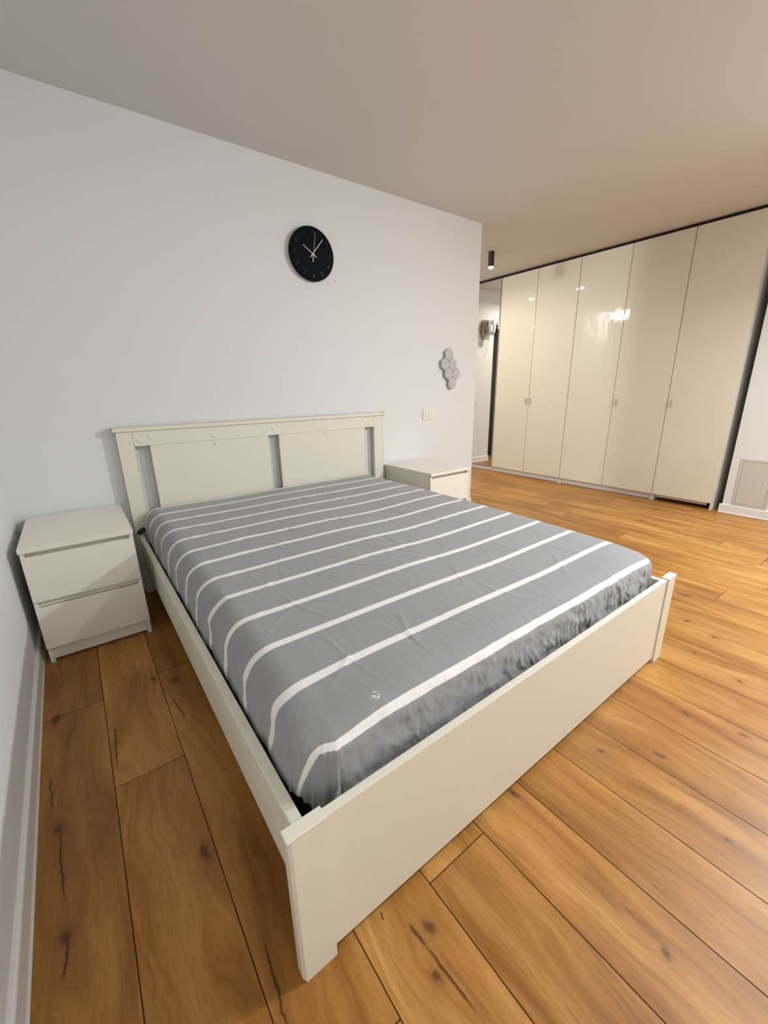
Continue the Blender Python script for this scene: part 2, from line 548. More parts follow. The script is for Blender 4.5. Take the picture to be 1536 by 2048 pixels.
# black door in its frame at the end of the hall, seen in the wardrobe mirror
bm = bmesh.new()
box(bm, 3.10, 4.118, 1.86, 1.90, 0.004, 2.02, bev=0.002)
d1 = struct(link('door_1', bm, blackdoor_m))
bm = bmesh.new()
box(bm, 3.10, 4.118, 1.602, 1.858, 1.985, 2.020, bev=0.002)
box(bm, 3.10, 3.14, 1.602, 1.858, 0.001, 1.984, bev=0.002)
o = link('door_frame', bm, grey_m, d1)  # shade under the lintel is put into this grey
bm = bmesh.new()
cyl(bm, (3.24, 1.86, 1.0), (0, -1, 0), 0.022, 0.012)
cyl(bm, (3.24, 1.85, 1.0), (0, -1, 0), 0.009, 0.04)
box(bm, 3.23, 3.36, 1.80, 1.815, 0.992, 1.008, bev=0.003)
link('door_handle', bm, grey_m, d1)

# ------------------------------------------------------------------ bed frame
bed = thing('bed_frame', 'white painted wooden double bed frame with tall panelled headboard and solid footboard', 'bed', (1.285, -1.1, 0))


def bedbox(name, *a, bev=0.002, seg=2, parent=bed, mat=bed_m):
    bm = bmesh.new()
    box(bm, *a, bev=bev, seg=seg)
    for v in bm.verts:
        v.co -= Vector((1.285, -1.1, 0))
    return link(name, bm, mat, parent)


HY, HB = -0.050, -0.027
# headboard
bedbox('headboard_post', 0.455, 0.532, HB, HY, 0, 0.930)
bedbox('headboard_post', 2.122, 2.200, HB, HY, 0, 0.930)
bedbox('headboard_cap', 0.444, 2.209, -0.016, -0.058, 0.931, 0.953, bev=0.004, seg=3)
hr = bedbox('headboard_rail', 0.5325, 2.1215, HB, HY, 0.850, 0.9305)
bedbox('headboard_rail', 0.5325, 2.1215, HB, HY, 0.04, 0.26)
p1 = bedbox('headboard_panel', 0.605, 1.286, HB - 0.002, HY + 0.003, 0.2605, 0.8495)
p2 = bedbox('headboard_panel', 1.356, 2.038, HB - 0.002, HY + 0.003, 0.2605, 0.8495)
for (px_, pz_) in ((0.558, 0.879), (0.614, 0.898), (0.951, 0.878), (1.324, 0.895), (1.697, 0.880), (2.040, 0.894), (2.094, 0.873)):
    bm = bmesh.new()
    r = bmesh.ops.create_uvsphere(bm, u_segments=24, v_segments=10, radius=0.0155)
    for v in bm.verts:
        v.co = Vector((v.co.x, v.co.y * 0.20, v.co.z)) + Vector((px_, HY - 0.0005, pz_)) - Vector((1.285, -1.1, 0))
    c = link('screw_cap', bm, plug_m, hr, smooth=True)
for (pp, px_, pz_) in ((p1, 0.946, 0.824), (p2, 1.702, 0.826)):
    bm = bmesh.new()
    cyl(bm, (px_ - 1.285, HY + 0.0035 + 1.1, pz_), (0, -1, 0), 0.0036, 0.0012, n=16)
    link('screw_hole', bm, hole_m, pp)

# footboard
FY = -2.134


def footpost(x0, x1, side):
    bm = bmesh.new()
    box(bm, x0, x1, FY, FY + 0.027, 0, 0.3835)
    # wide chamfer on the outer front edge, eased ones elsewhere
    xo = x0 if side < 0 else x1
    e1 = [e for e in bm.edges if all(abs(v.co.x - xo) < 1e-5 and abs(v.co.y - FY) < 1e-5 for v in e.verts)]
    bmesh.ops.bevel(bm, geom=e1, offset=0.006, segments=1, profile=0.5, affect='EDGES')
    e2 = [e for e in bm.edges if len(e.link_faces) == 2 and e.calc_face_angle(0) > 1.0 and abs(e.verts[0].co.z - e.verts[1].co.z) < 1e-4 and e.verts[0].co.z < 0.001 and abs(e.verts[0].co.x - e.verts[1].co.x) < 1e-4 and abs(e.verts[0].co.x - xo) < 1e-4]
    if e2:
        bmesh.ops.bevel(bm, geom=e2, offset=0.008, segments=1, affect='EDGES')
    for v in bm.verts:
        v.co -= Vector((1.285, -1.1, 0))
    o = link('footboard_post', bm, bed_m, bed)
    # rounded top piece, a hair wider than the post
    bm = bmesh.new()
    box(bm, x0 - (0.003 if side < 0 else 0), x1 + (0.003 if side > 0 else 0), FY - 0.001, FY + 0.0275, 0.3812, 0.3862, bev=0.0022, seg=3)
    for v in bm.verts:
        v.co -= Vector((1.285, -1.1, 0))
    link('post_cap', bm, bed_m, o)


footpost(0.4435, 0.5190, -1)
footpost(2.0515, 2.1270, 1)
bedbox('footboard_panel', 0.5193, 2.0512, FY + 0.0048, FY + 0.0235, 0.022, 0.3815, bev=0.0018)
# side rails
bedbox('side_rail', 0.467, 0.491, -2.1068, HY - 0.0003, 0.179, 0.3575, bev=0.003, seg=3)
bedbox('side_rail', 2.079, 2.103, -2.1068, HY - 0.0003, 0.179, 0.3575, bev=0.003, seg=3)
bedbox('middle_beam', 1.26, 1.30, -2.1095, -0.052, 0.13, 0.20)
bedbox('gap_shade_ledge', 0.4915, 0.530, -2.1070, -0.0505, 0.190, 0.2000, bev=0.001, mat=black_m)  # ledges added to close the gap, black to hold its shade
bedbox('gap_shade_ledge', 2.040, 2.0785, -2.1070, -0.0505, 0.190, 0.2000, bev=0.001, mat=black_m)
bedbox('gap_shade_ledge', 0.5305, 2.0395, -2.1070, -2.062, 0.2005, 0.2100, bev=0.001, mat=black_m)
for i in range(14):
    y = -0.16 - i * 0.142
    bedbox('slat', 0.492, 2.078, y - 0.034, y + 0.034, 0.2005, 0.218)

# ------------------------------------------------------------------ mattress and fitted sheet
mat_t = thing('mattress', 'thick mattress in a grey fitted sheet with thin white stripes, inside the bed frame', 'mattress', (0, 0, 0))
bm = bmesh.new()
box(bm, 0.5175, 2.0525, -2.070, -0.080, 0.2195, 0.425)
ve_ = [e for e in bm.edges if abs(e.verts[0].co.z - e.verts[1].co.z) > 0.1]
bmesh.ops.bevel(bm, geom=ve_, offset=0.085, segments=6, profile=0.5, affect='EDGES')
te_ = [e for e in bm.edges if min(v.co.z for v in e.verts) > 0.42 and len(e.link_faces) == 2 and e.calc_face_angle(0) > 1.0]
bmesh.ops.bevel(bm, geom=te_, offset=0.045, segments=4, profile=0.5, affect='EDGES')
link('mattress_core', bm, mattress_m, mat_t)


def prof(r, R, bulge=0.008):
    """horizontal run and drop after r metres of cloth past the start of the rounding"""
    q = math.pi * R / 2
    if r <= 0:
        return 0.0, 0.0
    if r < q:
        a = r / R
        return R * math.sin(a), R * (1 - math.cos(a))
    t = r - q
    return R + bulge * math.sin(min(t / 0.16, 1) * math.pi * 0.6), R + t


def fbm(x, y, z, o=3):
    return noise.fractal(Vector((x, y, z)), 1.0, 2.0, o)


def build_sheet():
    XL, XRR, YH, YF = 0.508, 2.062, -0.056, -2.082
    RS, RF, RH = 0.080, 0.075, 0.030
    ZT = 0.507
    drop = 0.172
    # flat region
    fx0, fx1 = XL + RS, XRR - RS
    fy0, fy1 = YH - RH, YF + RF          # fy0 towards head
    qs = math.pi * RS / 2
    Ls = qs + (drop - RS)
    Lf = math.pi * RF / 2 + (drop - RF)
    Lh = math.pi * RH / 2 + (drop - RH)

    def samples(lo, hi, a, b_, nf, n1, n2):
        out = []
        for i in range(n1):
            out.append(lo - a * (1 - i / n1))
        for i in range(nf):
            out.append(lo + (hi - lo) * i / (nf - 1))
        for i in range(1, n2 + 1):
            out.append(hi + b_ * i / n2)
        return out

    xs = samples(fx0, fx1, Ls, Ls, 360, 40, 40)
    ys = samples(fy1, fy0, Lf, Lh, 480, 60, 16)
    rq = random.Random(21)
    CR = []
    for _ in range(95):
        cx0 = rq.gauss(1.30, 0.36)
        cy0 = rq.uniform(-1.95, -0.45)
        an = rq.gauss(-0.30, 0.45)
        CR.append((cx0, cy0, math.sin(an), math.cos(an), rq.uniform(0.035, 0.13), rq.uniform(0.004, 0.009), rq.uniform(0.0009, 0.0026) * (1 if rq.random() < .75 else -1), rq.uniform(-2.5, 2.5)))
    for _ in range(26):
        cx0 = rq.uniform(0.60, 0.80)
        cy0 = rq.uniform(-1.95, -0.3)
        an = rq.uniform(0.7, 1.5)
        CR.append((cx0, cy0, math.sin(an), math.cos(an), rq.uniform(0.04, 0.10), rq.uniform(0.005, 0.010), rq.uniform(0.0010, 0.0024), rq.uniform(-2, 2)))
    grid = {}
    for c_ in CR:
        for gi in range(int((c_[0] - 0.2) / 0.1), int((c_[0] + 0.2) / 0.1) + 1):
            for gj in range(int((-c_[1] - 0.2) / 0.1), int((-c_[1] + 0.2) / 0.1) + 1):
                grid.setdefault((gi, gj), []).append(c_)

    def crease(x, y):
        h = 0.0
        for (a, b_, sx_, cy_, L_, w_, hh, cv) in grid.get((int(x / 0.1), int(-y / 0.1)), ()):
            ddx, ddy = x - a, y - b_
            al = ddx * sx_ + ddy * cy_
            ac = ddx * cy_ - ddy * sx_ + cv * al * al
            q = (ac / w_) ** 2 + (al / L_) ** 4
            if q < 6:
                h += hh * math.exp(-q)
        return h
    bm = bmesh.new()
    lay = bm.verts.layers.float.new('sy')
    G = []
    for x in xs:
        row = []
        for y in ys:
            dx = (fx0 - x) if x < fx0 else ((x - fx1) if x > fx1 else 0)
            sx = -1 if x < fx0 else 1
            dyf = (fy1 - y) if y < fy1 else 0
            dyh = (y - fy0) if y > fy0 else 0
            dy = max(dyf, dyh)
            sy = -1 if dyf > 0 else 1
            R2 = RF if dyf > 0 else RH
            cx_ = min(max(x, fx0), fx1)
            cy_ = min(max(y, fy1), fy0)
            if dx > 0 and dy > 0:
                r = (dx ** 3 + dy ** 3) ** (1 / 3)
                phi = math.atan2(dy, dx)
                s_ = phi / (math.pi / 2)
                h1, d1_ = prof(r, RS)
                h2, d2_ = prof(r, R2, 0.003)
                hx_, hy_ = h1 * math.cos(phi), h2 * math.sin(phi)
                # squarer corner
                kq = 1.0 + (0.16 if dyh > 0 else (-0.10 if sx < 0 else 0.05)) * math.sin(2 * phi) ** 2
                px, py = cx_ + sx * hx_ * kq, cy_ + sy * hy_ * kq
                dz = d1_ * (1 - s_) + d2_ * s_
            elif dx > 0:
                h_, dz = prof(dx, RS)
                px, py = cx_ + sx * h_, cy_
            elif dy > 0:
                h_, dz = prof(dy, R2, 0.003)
                px, py = cx_, cy_ + sy * h_
            else:
                px, py, dz = cx_, cy_, 0.0
            # slack and sag of the top
            u = (px - XL) / (XRR - XL)
            v = (YH - py) / (YH - YF)
            top = 1.0 - min(dz / 0.06, 1.0)
            sag = 0.004 * fbm(px * 2.1, py * 2.1, 1.3, 2)
            sag -= 0.020 * (max(0, v - 0.55) / 0.45) ** 1.5 * (0.25 + 0.75 * max(0, u - .1))
            sag -= 0.010 * math.exp(-((u - 0.62) / 0.16) ** 2) * min(1, v * 1.6)
            sag -= 0.006 * math.exp(-(v / 0.06) ** 2)
            z = ZT - dz + sag * (0.35 + 0.65 * top)
            # creases on the top
            z += crease(px, py) * top
            # the foot corners are pressed down and drawn in
            dl = math.hypot(max(0, px - 0.50), max(0, py + 2.09))
            z -= 0.036 * math.exp(-(dl / 0.17) ** 2) * top
            dr_ = math.hypot(max(0, 2.07 - px), max(0, py + 2.09))
            z -= 0.020 * math.exp(-(dr_ / 0.12) ** 2) * top
            # gathered folds on the hanging sides
            if dy > 0 and dyf > 0 and dx <= 0:
                g = min(1, max(0, dyf - 0.015) / 0.10)
                n1 = noise.noise(Vector((px * 26 + 3.0 * noise.noise(Vector((px * 6, z * 9, 2.0))), z * 4.0, 0.3)))
                n2 = fbm(px * 16, z * 22, 5.0, 3)
                w1 = px * 34 + 2.2 * noise.noise(Vector((px * 7, z * 11, 2.0)))
                n3 = 1 - 2.4 * abs(noise.noise(Vector((w1, z * 5.0, 0.3))))
                w2 = px * 70 + z * 40 + 2.0 * noise.noise(Vector((px * 12, z * 16, 5.0)))
                n4 = 1 - 2.6 * abs(noise.noise(Vector((w2, z * 12.0, 3.3))))
                rt = 0.55 + 0.75 * min(1, max(0, (px - 0.9) / 1.0))
                g2 = g ** 1.6
                n5 = noise.noise(Vector((px * 11 + z * 22, z * 16, 8.8)))
                py -= rt * (g * (0.0040 * n1 + 0.0045 * n5) + g2 * (0.0034 * n2 + 0.0036 * n3 * n3 * (1 if n3 > 0 else 0) * max(0.0, 0.6 + 1.6 * n5) + 0.0010 * n4))
                z += g * 0.003 * n2
            if dx > 0 and dy <= 0:
                g = min(1, max(0, dx - 0.02) / 0.10)
                n1 = noise.noise(Vector((py * 15 + 2.0 * noise.noise(Vector((py * 5, z * 7, 1.0))), z * 6.0, 3.3 * sx)))
                px -= sx * g * 0.0045 * (n1 + 0.6 * fbm(py * 11, z * 14, 8.0, 2)) * -1
            if dx > 0 and dyf > 0:
                g = min(1, max(dx, dyf) / 0.14)
                n1 = noise.noise(Vector((math.atan2(dyf, dx) * 9.0, z * 5.0, 1.9)))
                k_ = 1 + 0.10 * g * n1
                px = cx_ + (px - cx_) * k_
                py = cy_ + (py - cy_) * k_
            hem = min(1, max(0, max(dx - Ls + 0.05, dyf - Lf + 0.05) / 0.05))
            z += hem * 0.012 * noise.noise(Vector((px * 18, py * 18, 2.7)))
            ve = bm.verts.new((px, py, z))
            # stripe coordinate: metres of cloth from the head end
            s_c = YH - cy_ + (dyf if dyf > 0 else -dyh)
            wav = 0.003 * noise.noise(Vector((px * 2.2, py * 0.8, 3.0)))
            if dx > 0:
                wav += 0.013 * min(1, dx / 0.12) * noise.noise(Vector((py * 5.5 + dx * 9, dx * 12, 6.0))) + 0.08 * max(0, dx - 0.09)
            wav -= 0.016 * math.exp(-((px - 0.48) / 0.15) ** 2) * max(0, (-py - 1.9) / 0.2)
            ve[lay] = s_c + 0.056 + wav
            row.append(ve)
        G.append(row)
    for i in range(len(xs) - 1):
        for j in range(len(ys) - 1):
            bm.faces.new((G[i][j], G[i + 1][j], G[i + 1][j + 1], G[i][j + 1]))
    bmesh.ops.recalc_face_normals(bm, faces=bm.faces)
    me_o = link('fitted_sheet', bm, sheet_m, smooth=True)
    return me_o


sheet = build_sheet()
sheet.parent = mat_t
sheet['label'] = 'grey cotton fitted sheet with thin white stripes'


def fold(pts, mat, name):
    bm = bmesh.new()
    vs_ = [bm.verts.new(p) for p in pts]
    c = bm.verts.new(sum((Vector(p) for p in pts), Vector()) / len(pts) + Vector((0.004, -0.006, 0.006)))
    for i in range(len(vs_)):
        bm.faces.new((vs_[i], vs_[(i + 1) % len(vs_)], c))
    o = link(name, bm, mat, sheet, smooth=True)
    s = o.modifiers.new('thick', 'SOLIDIFY')
    s.thickness = 0.003
    ss = o.modifiers.new('sub', 'SUBSURF')
    ss.levels = 2
    ss.render_levels = 2
    return o


# loose corner of the sheet standing up at the foot, and the dark hem poking out at the head
fold([(0.532, -2.098, 0.345), (0.562, -2.101, 0.350), (0.572, -2.100, 0.408), (0.556, -2.099, 0.372), (0.540, -2.100, 0.352)], sheet_m, 'sheet_corner')
fold([(0.505, -0.080, 0.372), (0.470, -0.085, 0.362), (0.452, -0.078, 0.366), (0.466, -0.066, 0.384), (0.486, -0.062, 0.398), (0.506, -0.062, 0.402)], elastic_m, 'sheet_hem')


# ------------------------------------------------------------------ nightstands
def nightstand(loc, label):
    W_, D_, HH = 0.400, 0.543, 0.540
    t = thing('nightstand', label, 'nightstand', loc)
    F = -D_
    # side panels, back and plinth
    for s in (0, 1):
        x0 = 0.003 if s == 0 else W_ - 0.003 - 0.018
        bm = bmesh.new()
        box(bm, x0, x0 + 0.018, F + 0.030, -0.002, 0, HH - 0.0205, bev=0.001)
        link('side_panel', bm, night_m, t)
    bx('back_panel', night_m, t, 0.0212, W_ - 0.0212, -0.008, -0.004, 0.02, HH - 0.021, bev=0)
    bx('plinth', night_m, t, 0.0212, W_ - 0.0212, F + 0.040, F + 0.055, 0.012, 0.075, bev=0.001)
    bx('top_panel', night_m, t, 0, W_, F, 0, HH - 0.020, HH, bev=0.0012)
    # grip boards behind the finger gaps
    for z0, z1 in ((0.488, HH - 0.0202), (0.268, 0.318)):
        bx('grip_board', night_m, t, 0.0212, W_ - 0.0212, F + 0.034, F + 0.046, z0, z1, bev=0.0008)
    # drawers with slanting scooped top edge
    for z0, z1 in ((0.298, 0.500), (0.078, 0.276)):
        bm = bmesh.new()
        x0, x1 = 0.003, W_ - 0.003
        y0, y1 = F + 0.010, F + 0.027
        prof_ = [(y0, z0), (y1, z0), (y1, z1 - 0.012), (y0, z1)]
        for xa, xb in ((x0, x1),):
            A = [bm.verts.new((xa, p[0], p[1])) for p in prof_]
            B = [bm.verts.new((xb, p[0], p[1])) for p in prof_]
            for i in range(4):
                bm.faces.new((A[i], A[(i + 1) % 4], B[(i + 1) % 4], B[i]))
            bm.faces.new(A)
            bm.faces.new(B[::-1])
        bmesh.ops.recalc_face_normals(bm, faces=bm.faces)
        bmesh.ops.bevel(bm, geom=list(bm.edges), offset=0.0009, segments=2, affect='EDGES')
        dr = link('drawer', bm, night_m, t)
        # end blocks closing the finger gap
        for xa in (x0, x1 - 0.014):
            bm = bmesh.new()
            box(bm, xa, xa + 0.014, F + 0.012, F + 0.027, z1 - 0.002, z1 + 0.0185, bev=0.0012)
            link('grip_end', bm, night_m, dr)
    return t


nightstand((0.0115, -0.022, 0), 'white two-drawer nightstand in the corner left of the bed')
nightstand((2.247, -0.016, 0), 'white two-drawer nightstand on the far side of the bed, right of the headboard')

# ------------------------------------------------------------------ wall clock
CK = Vector((1.6945, 0.0, 1.944))
ck = thing('wall_clock', 'round black wall clock with thin pale hands above the headboard', 'clock', tuple(CK))
bm = bmesh.new()
cyl(bm, (0, -0.008, 0), (0, -1, 0), 0.1525, 0.024, n=96, bev=0.004)
cyl(bm, (0, 0.0, 0), (0, -1, 0), 0.060, 0.009, n=48)
link('dial', bm, clock_m, ck)
for h in range(1, 13):
    a = math.radians(90 - 30 * h)
    cu = bpy.data.curves.new('numeral', 'FONT')
    cu.body = str(h)
    cu.size = 0.034
    cu.extrude = 0.0012
    cu.align_x = 'CENTER'
    cu.align_y = 'CENTER'
    tmp = bpy.data.objects.new('numeral_tmp', cu)
    COL.objects.link(tmp)
    bpy.context.view_layer.update()
    me = bpy.data.meshes.new_from_object(tmp.evaluated_get(bpy.context.evaluated_depsgraph_get()))
    bpy.data.objects.remove(tmp)
    me.materials.clear()
    me.materials.append(numeral_m)
    o = bpy.data.objects.new('numeral', me)
    COL.objects.link(o)
    o.parent = ck
    o.rotation_euler = (math.radians(90), 0, 0)
    o.location = (0.122 * math.cos(a), -0.0325, 0.122 * math.sin(a))


def hand(p0, p1, wd, y):
    bm = bmesh.new()
    d = Vector((p1[0] - p0[0], 0, p1[1] - p0[1]))
    n_ = Vector((-d.z, 0, d.x)).normalized() * wd / 2
    a, b2 = Vector((p0[0], y, p0[1])), Vector((p1[0], y, p1[1]))
    A = [a + n_, a - n_, b2 - n_ * 0.7, b2 + n_ * 0.7]
    v1 = [bm.verts.new(p) for p in A]
    v2 = [bm.verts.new(p + Vector((0, -0.001, 0))) for p in A]
    bm.faces.new(v1)
    bm.faces.new(v2[::-1])
    for i in range(4):
        bm.faces.new((v1[i], v1[(i + 1) % 4], v2[(i + 1) % 4], v2[i]))
    bmesh.ops.recalc_face_normals(bm, faces=bm.faces)
    return bm


link('hour_hand', hand((0.026, -0.017), (-0.066, 0.041), 0.0042, -0.036), hand_m, ck)
link('minute_hand', hand((-0.020, -0.022), (0.0735, 0.088), 0.0042, -0.038), hand_m, ck)
sh = link('second_hand', hand((-0.004, -0.046), (0.022, 0.117), 0.0014, -0.040), hand_m, ck)
bm = bmesh.new()
cyl(bm, (0, -0.032, 0), (0, -1, 0), 0.0045, 0.0095, n=24)
link('hub', bm, hand_m, ck)
link('counterweight', hand((-0.0045, -0.046), (0, 0), 0.0042, -0.0405), hand_m, sh)
bm = bmesh.new()
cyl(bm, (1.869, 0.001, 1.816), (0, -1, 0), 0.0032, 0.004, n=16)
tag(link('wall_nail', bm, black_m), 'tiny dark nail in the white wall, right below the clock', 'nail')

# ------------------------------------------------------------------ hexagon touch lamp
hx = thing('hexagon_wall_lamp', 'cluster of six grey hexagon light tiles on the wall right of the clock', 'wall lamp', (2.945, 0, 1.29))
RH_ = 0.0515
AP = RH_ * math.cos(math.radians(30))
RW = 1.5 * RH_
rows = [(2.940, 1.389, 1), (2.8945, 1.389 - RW, 2), (2.938, 1.389 - 2 * RW, 2), (2.9825 - 0.022, 1.389 - 3 * RW, 1)]
tiles = [(2.9375, 1.3865), (2.9375 - AP, 1.3865 - RW), (2.9375 + AP, 1.3865 - RW), (2.9375, 1.3865 - 2 * RW), (2.9375 + 2 * AP, 1.3865 - 2 * RW), (2.9375 + AP, 1.3865 - 3 * RW)]
tiles = [(x - 0.004, z + 0.004) for x, z in tiles]
for (tx, tz) in tiles:
    bm = bmesh.new()
    cyl(bm, (tx - 2.945, -0.011, tz - 1.29), (0, -1, 0), RH_ - 0.0012, 0.019, n=6, bev=0.003)
    # a six-sided prism: turn so that a corner points up
    link_o = link('hexagon_tile', bm, hex_m, hx)
    c0 = Vector((tx - 2.945, 0, tz - 1.29))
    for v in link_o.data.vertices:
        pass
    bm = bmesh.new()
    cyl(bm, (tx - 2.945, 0.0, tz - 1.29), (0, -1, 0), RH_ - 0.006, 0.0105, n=6)
    link('tile_base', bm, hexside_m, link_o)


# ------------------------------------------------------------------ switches
def switch(x, y, z, w_, h_, label, rocker_n, facing):
    t = thing('light_switch', label, 'light switch', (x, y, z))
    bm = bmesh.new()
    box(bm, -w_ / 2, w_ / 2, -0.010, 0, -h_ / 2, h_ / 2, bev=0.003, seg=3)
    link('frame', bm, switch_m, t)
    n = rocker_n
    iw = w_ * 0.62
    for i in range(n):
        x0 = -iw / 2 + i * iw / n
        bm = bmesh.new()
        box(bm, x0 + 0.0008, x0 + iw / n - 0.0008, -0.0145 - 0.002 * i, -0.0102, -h_ * 0.29, h_ * 0.29, bev=0.0015)
        link('rocker', bm, switch_m, t)
    return t


switch(2.718, 0, 0.909, 0.115, 0.086, 'cream two-rocker light switch on the wall above the right nightstand', 2, 0)
switch(4.475, 1.60, 0.921, 0.085, 0.085, 'white light switch low in the wardrobe mirror, on the hall wall', 1, 0)

# ------------------------------------------------------------------ wardrobe
WX = 4.808
WT = 0.020
ZB, ZT_ = 0.066, 2.385
DY = [0.960, 0.460, -0.040, -0.540, -1.040, -1.540]


def handle_mesh(bm, y, z):
    """small hollow half-moon pull: a raised bow on a thin back lip"""
    n = 18
    bow = []
    for i in range(n + 1):
        a = math.radians(-90 + 180 * i / n)
        bow.append((-0.002 - 0.016 * math.cos(a), y - 0.010 + 0.018 * math.cos(a), z + 0.035 * math.sin(a)))
    tube(bm, bow, 0.0042, n=10)
    tube(bm, [(-0.0025, y - 0.010, z - 0.036), (-0.0025, y - 0.010, z + 0.036)], 0.0030, n=8)


def ward_unit(name, y1, y0, label, doors, plinth=True, mirror=False):
    """carcass from y1 (far) to y0 (near)"""
    t = thing(name, label, 'wardrobe', (WX, (y1 + y0) / 2, 0), 'wardrobe units in one row along the right wall')
    oy = (y1 + y0) / 2

    def B(nm, mat, x0, x1, ya, yb, z0, z1, bev=0.0012, parent=t):
        bm = bmesh.new()
        box(bm, x0 - WX, x1 - WX, min(ya, yb) - oy, max(ya, yb) - oy, z0, z1, bev=bev)
        return link(nm, bm, mat, parent)
    xf = WX + WT + 0.002
    B('side_panel', frame_m, xf, 5.40, y1 - 0.0005, y1 - 0.018, 0, 2.36)
    B('side_panel', frame_m, xf, 5.40, y0 + 0.018, y0 + 0.0005, 0, 2.36)
    B('top_panel', frame_m, xf, 5.40, y1 - 0.0185, y0 + 0.0185, 2.340, 2.36)
    B('bottom_panel', frame_m, xf, 5.40, y1 - 0.0185, y0 + 0.0185, 0.070, 0.088)
    B('back_panel', frame_m, 5.40, 5.405, y1 - 0.002, y0 + 0.002, 0.02, 2.36, bev=0)
    if plinth:
        B('plinth', plinth_m, xf + 0.012, xf + 0.028, y1 - 0.019, y0 + 0.019, 0.004, 0.069)
    for (ya, yb, hy_) in doors:
        g = 0.0020
        bm = bmesh.new()
        box(bm, 0, WT, yb + g - oy, ya - g - oy, ZB, ZT_, bev=0.0035, seg=3)
        d = link('mirror_door' if mirror else 'door', bm, frame_m if mirror else ward_m, t)
        if mirror:
            bm = bmesh.new()
            box(bm, -0.0035, -0.0002, yb + 0.003 - oy, ya - 0.002 - oy, ZB + 0.002, ZT_ - 0.002, bev=0.0006)
            link('mirror_pane', bm, ward_mirror, d)
        if hy_ is not None:
            bm = bmesh.new()
            handle_mesh(bm, hy_ - oy, 0.944)
            bmesh.ops.recalc_face_normals(bm, faces=bm.faces)
            link('handle', bm, handle_m, d)
    return t


ward_unit('wardrobe_unit', 1.468, 0.968, 'narrow wardrobe with a full-height mirror door, leftmost of the row', [(1.466, 0.969, None)], mirror=True)
ward_unit('wardrobe_unit', 0.960, -0.040, 'glossy cream two-door wardrobe next to the mirror door, with two small pulls side by side', [(0.960, 0.460, 0.491), (0.460, -0.040, 0.437)])
u3 = ward_unit('wardrobe_unit', -0.041, -1.040, 'glossy cream two-door wardrobe in the middle of the row, reflecting a bright lamp', [(-0.041, -0.540, None), (-0.540, -1.040, -0.572)])
u4 = ward_unit('wardrobe_unit', -1.041, -1.540, 'glossy cream single-door wardrobe at the right end, with its plinth fallen loose', [(-1.041, -1.540, -1.073)], plinth=False)
# hole left by the missing pull
bm = bmesh.new()
cyl(bm, (-0.0004, -0.520 + 0.5405, 0.955), (1, 0, 0), 0.0035, 0.001, n=12)
dd = [c for c in u3.children if c.name.startswith('door')][0]
link('screw_hole', bm, hole_m, dd)
# the plinth of the last unit has slipped and leans back with a dark gap below it
bm = bmesh.new()
box(bm, 0.040, 0.052, -0.205, 0.228, 0.040, 0.070, bev=0.001)
for v in bm.verts:
    v.co.z += -0.006 + 0.02 * (v.co.y + 0.2) * -0.0
link('loose_plinth', bm, plinth_m, u4)

# access hatch in the right wall
ht = thing('access_hatch', 'small pale green-grey metal access hatch low in the right wall, beside the wardrobe', 'access hatch', (XR, -1.79, 0.285))
bm = bmesh.new()
oy_, oz_ = -1.79, 0.285
y0_, y1_, z0_, z1_ = -1.908, -1.668, 0.079, 0.491
bt = 0.021
box(bm, -0.004, 0.0, y0_ - oy_, y1_ - oy_, z1_ - bt - oz_, z1_ - oz_, bev=0.001)
box(bm, -0.004, 0.0, y0_ - oy_, y1_ - oy_, z0_ - oz_, z0_ + bt - 0.004 - oz_, bev=0.001)
box(bm, -0.004, 0.0, y0_ - oy_, y0_ + bt - oy_, z0_ + bt - 0.004 - oz_, z1_ - bt - oz_, bev=0.001)
box(bm, -0.004, 0.0, y1_ - bt - oy_, y1_ - oy_, z0_ + bt - 0.004 - oz_, z1_ - bt - oz_, bev=0.001)
link('hatch_frame', bm, hatch_m, ht)
bm = bmesh.new()
box(bm, -0.0042, 0.0, y0_ + bt + 0.002 - oy_, y1_ - bt - 0.002 - oy_, z0_ + bt - 0.002 - oz_, z1_ - bt - 0.002 - oz_, bev=0.0008)
dh = link('hatch_door', bm, hatch_m, ht)
bm = bmesh.new()
box(bm, -0.0006, 0.0, y0_ + bt - oy_, y1_ - bt - oy_, z0_ + bt - 0.004 - oz_, z1_ - bt - oz_)
link('hatch_gap', bm, hole_m, ht)
bm = bmesh.new()
cyl(bm, (-0.0040, -1.847 - oy_, 0.292 - oz_), (-1, 0, 0), 0.0055, 0.0015, n=20)
link('latch', bm, grey_m, dh)


# ------------------------------------------------------------------ ceiling spotlights
def spot(x, y, label):
    t = thing('ceiling_spotlight', label, 'spotlight', (x, y, H), 'black cylinder spotlights on the hall ceiling')
    bm = bmesh.new()
    cyl(bm, (0, 0, 0), (0, 0, -1), 0.029, 0.135, n=40)
    # hollow mouth
    n = 40
    for f in list(bm.faces):
        if f.calc_center_median().z < -0.134:
            bm.faces.remove(f)
    ri = [[bm.verts.new((0.027 * math.cos(2 * math.pi * k / n), 0.027 * math.sin(2 * math.pi * k / n), z)) for k in range(n)] for z in (-0.135, -0.115)]
    for k in range(n):
        bm.faces.new((ri[0][k], ri[0][(k + 1) % n], ri[1][(k + 1) % n], ri[1][k]))
    link('housing', bm, black_m, t)
    bm = bmesh.new()
    bmesh.ops.create_uvsphere(bm, u_segments=24, v_segments=12, radius=0.025)
    for v in bm.verts:
        v.co.z = v.co.z * 0.9 - 0.132
    link('bulb', bm, glow_m, t, smooth=True)
    return t


spot(3.96, 0.438, 'black cylindrical ceiling spotlight, lit, by the wardrobe beyond the wall end')

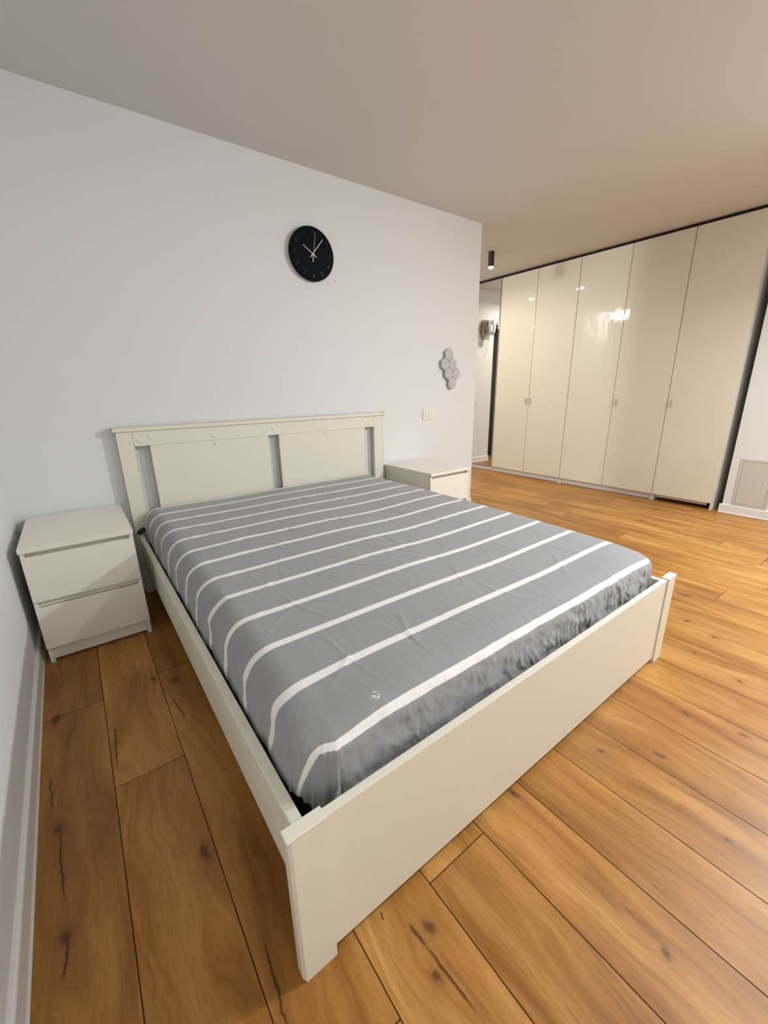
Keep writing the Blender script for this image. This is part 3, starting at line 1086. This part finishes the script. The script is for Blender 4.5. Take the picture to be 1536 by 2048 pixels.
# flat lamp on the hall ceiling: only its reflection shows in the glossy doors
pn = thing('ceiling_lamp', 'bright flat hall ceiling lamp seen as a white streak reflected in a glossy door', 'ceiling lamp', (0.85, 1.38, H))
bm = bmesh.new()
box(bm, -0.32, 0.32, -0.20, 0.20, -0.030, -0.001, bev=0.003)
link('lamp_body', bm, frame_m, pn)
bm = bmesh.new()
box(bm, -0.30, 0.30, -0.18, 0.18, -0.034, -0.0302, bev=0.001)
link('diffuser', bm, panel_m, pn)

# ------------------------------------------------------------------ entry phone and cable bundle on the hall wall
ph = thing('entry_phone', 'white wall intercom handset with hanging cord beside the black door, seen in the mirror', 'intercom', (4.232, 1.60, 1.93))
bm = bmesh.new()
box(bm, -0.010, 0.060, -0.030, -0.0005, -0.085, 0.105, bev=0.012, seg=4)
link('base', bm, phonegrey_m, ph)
bm = bmesh.new()
pts = [(-0.030, -0.045, 0.095), (-0.033, -0.062, 0.05), (-0.033, -0.066, 0.0), (-0.028, -0.060, -0.05), (-0.018, -0.045, -0.088)]
for i, p in enumerate(pts):
    pass
tube(bm, pts, 0.021, n=14)
box(bm, -0.055, -0.004, -0.060, -0.028, 0.045, 0.108, bev=0.012, seg=4)
box(bm, -0.045, 0.000, -0.058, -0.028, -0.098, -0.048, bev=0.012, seg=4)
link('handset', bm, phone_m, ph, smooth=True)
bm = bmesh.new()
cp = []
for i in range(60):
    t_ = i / 59
    x = 0.0 + 0.050 * math.sin(t_ * math.pi) * (1 if t_ < .5 else 1) - 0.02 * math.cos(t_ * math.pi)
    z = -0.095 - 0.250 * math.sin(t_ * math.pi)
    a = i * 1.9
    cp.append((x + 0.004 * math.cos(a), -0.03 + 0.004 * math.sin(a), z))
tube(bm, cp, 0.0028, n=6)
link('cord', bm, phone_m, ph)

cb = thing('cable_bundle', 'tangled coil of grey-beige cable hanging on the hall wall beside the intercom, in the mirror', 'cable', (4.365, 1.60, 1.89))
rc = random.Random(11)
bm = bmesh.new()
for k in range(26):
    rx_, rz_ = rc.uniform(0.030, 0.072), rc.uniform(0.075, 0.125)
    ox, oz = rc.uniform(-0.014, 0.014), rc.uniform(-0.012, 0.022)
    yy = -rc.uniform(0.008, 0.050)
    tl = rc.uniform(-0.25, 0.25)
    loop = []
    for i in range(28):
        a = 2 * math.pi * i / 28
        x, z = rx_ * math.cos(a), rz_ * math.sin(a)
        x += 0.004 * math.sin(3 * a + k)
        loop.append((ox + x * math.cos(tl) - z * math.sin(tl), yy + 0.005 * math.sin(2 * a + k), oz + x * math.sin(tl) + z * math.cos(tl)))
    tube(bm, loop, 0.0026, n=6, closed=True)
link('coil', bm, cable_m, cb)
bm = bmesh.new()
for k in range(5):
    x0 = rc.uniform(-0.06, 0.05)
    pts = [(x0, -0.02, -0.07), (x0 + 0.02, -0.025, -0.12), (x0 + rc.uniform(-.01, .05), -0.02, -0.17), (x0 + rc.uniform(0.0, .07), -0.015, -0.20 - 0.01 * k), (x0 + rc.uniform(0.02, .09), -0.012, -0.15)]
    tube(bm, pts, 0.0024, n=6)
link('loose_ends', bm, cable_m, cb)
bm = bmesh.new()
tube(bm, [(0.005, -0.0, 0.135), (0.005, -0.04, 0.135), (0.005, -0.052, 0.125), (0.005, -0.052, 0.10)], 0.004, n=8)
tube(bm, [(0.05, -0.012, 0.14), (0.02, -0.02, 0.128), (0.005, -0.04, 0.13)], 0.003, n=6)
link('hook', bm, grey_m, cb)
bm = bmesh.new()
box(bm, -0.058, -0.030, -0.055, -0.030, 0.075, 0.118, bev=0.006, seg=3)
link('plug', bm, plug_black_m, cb)
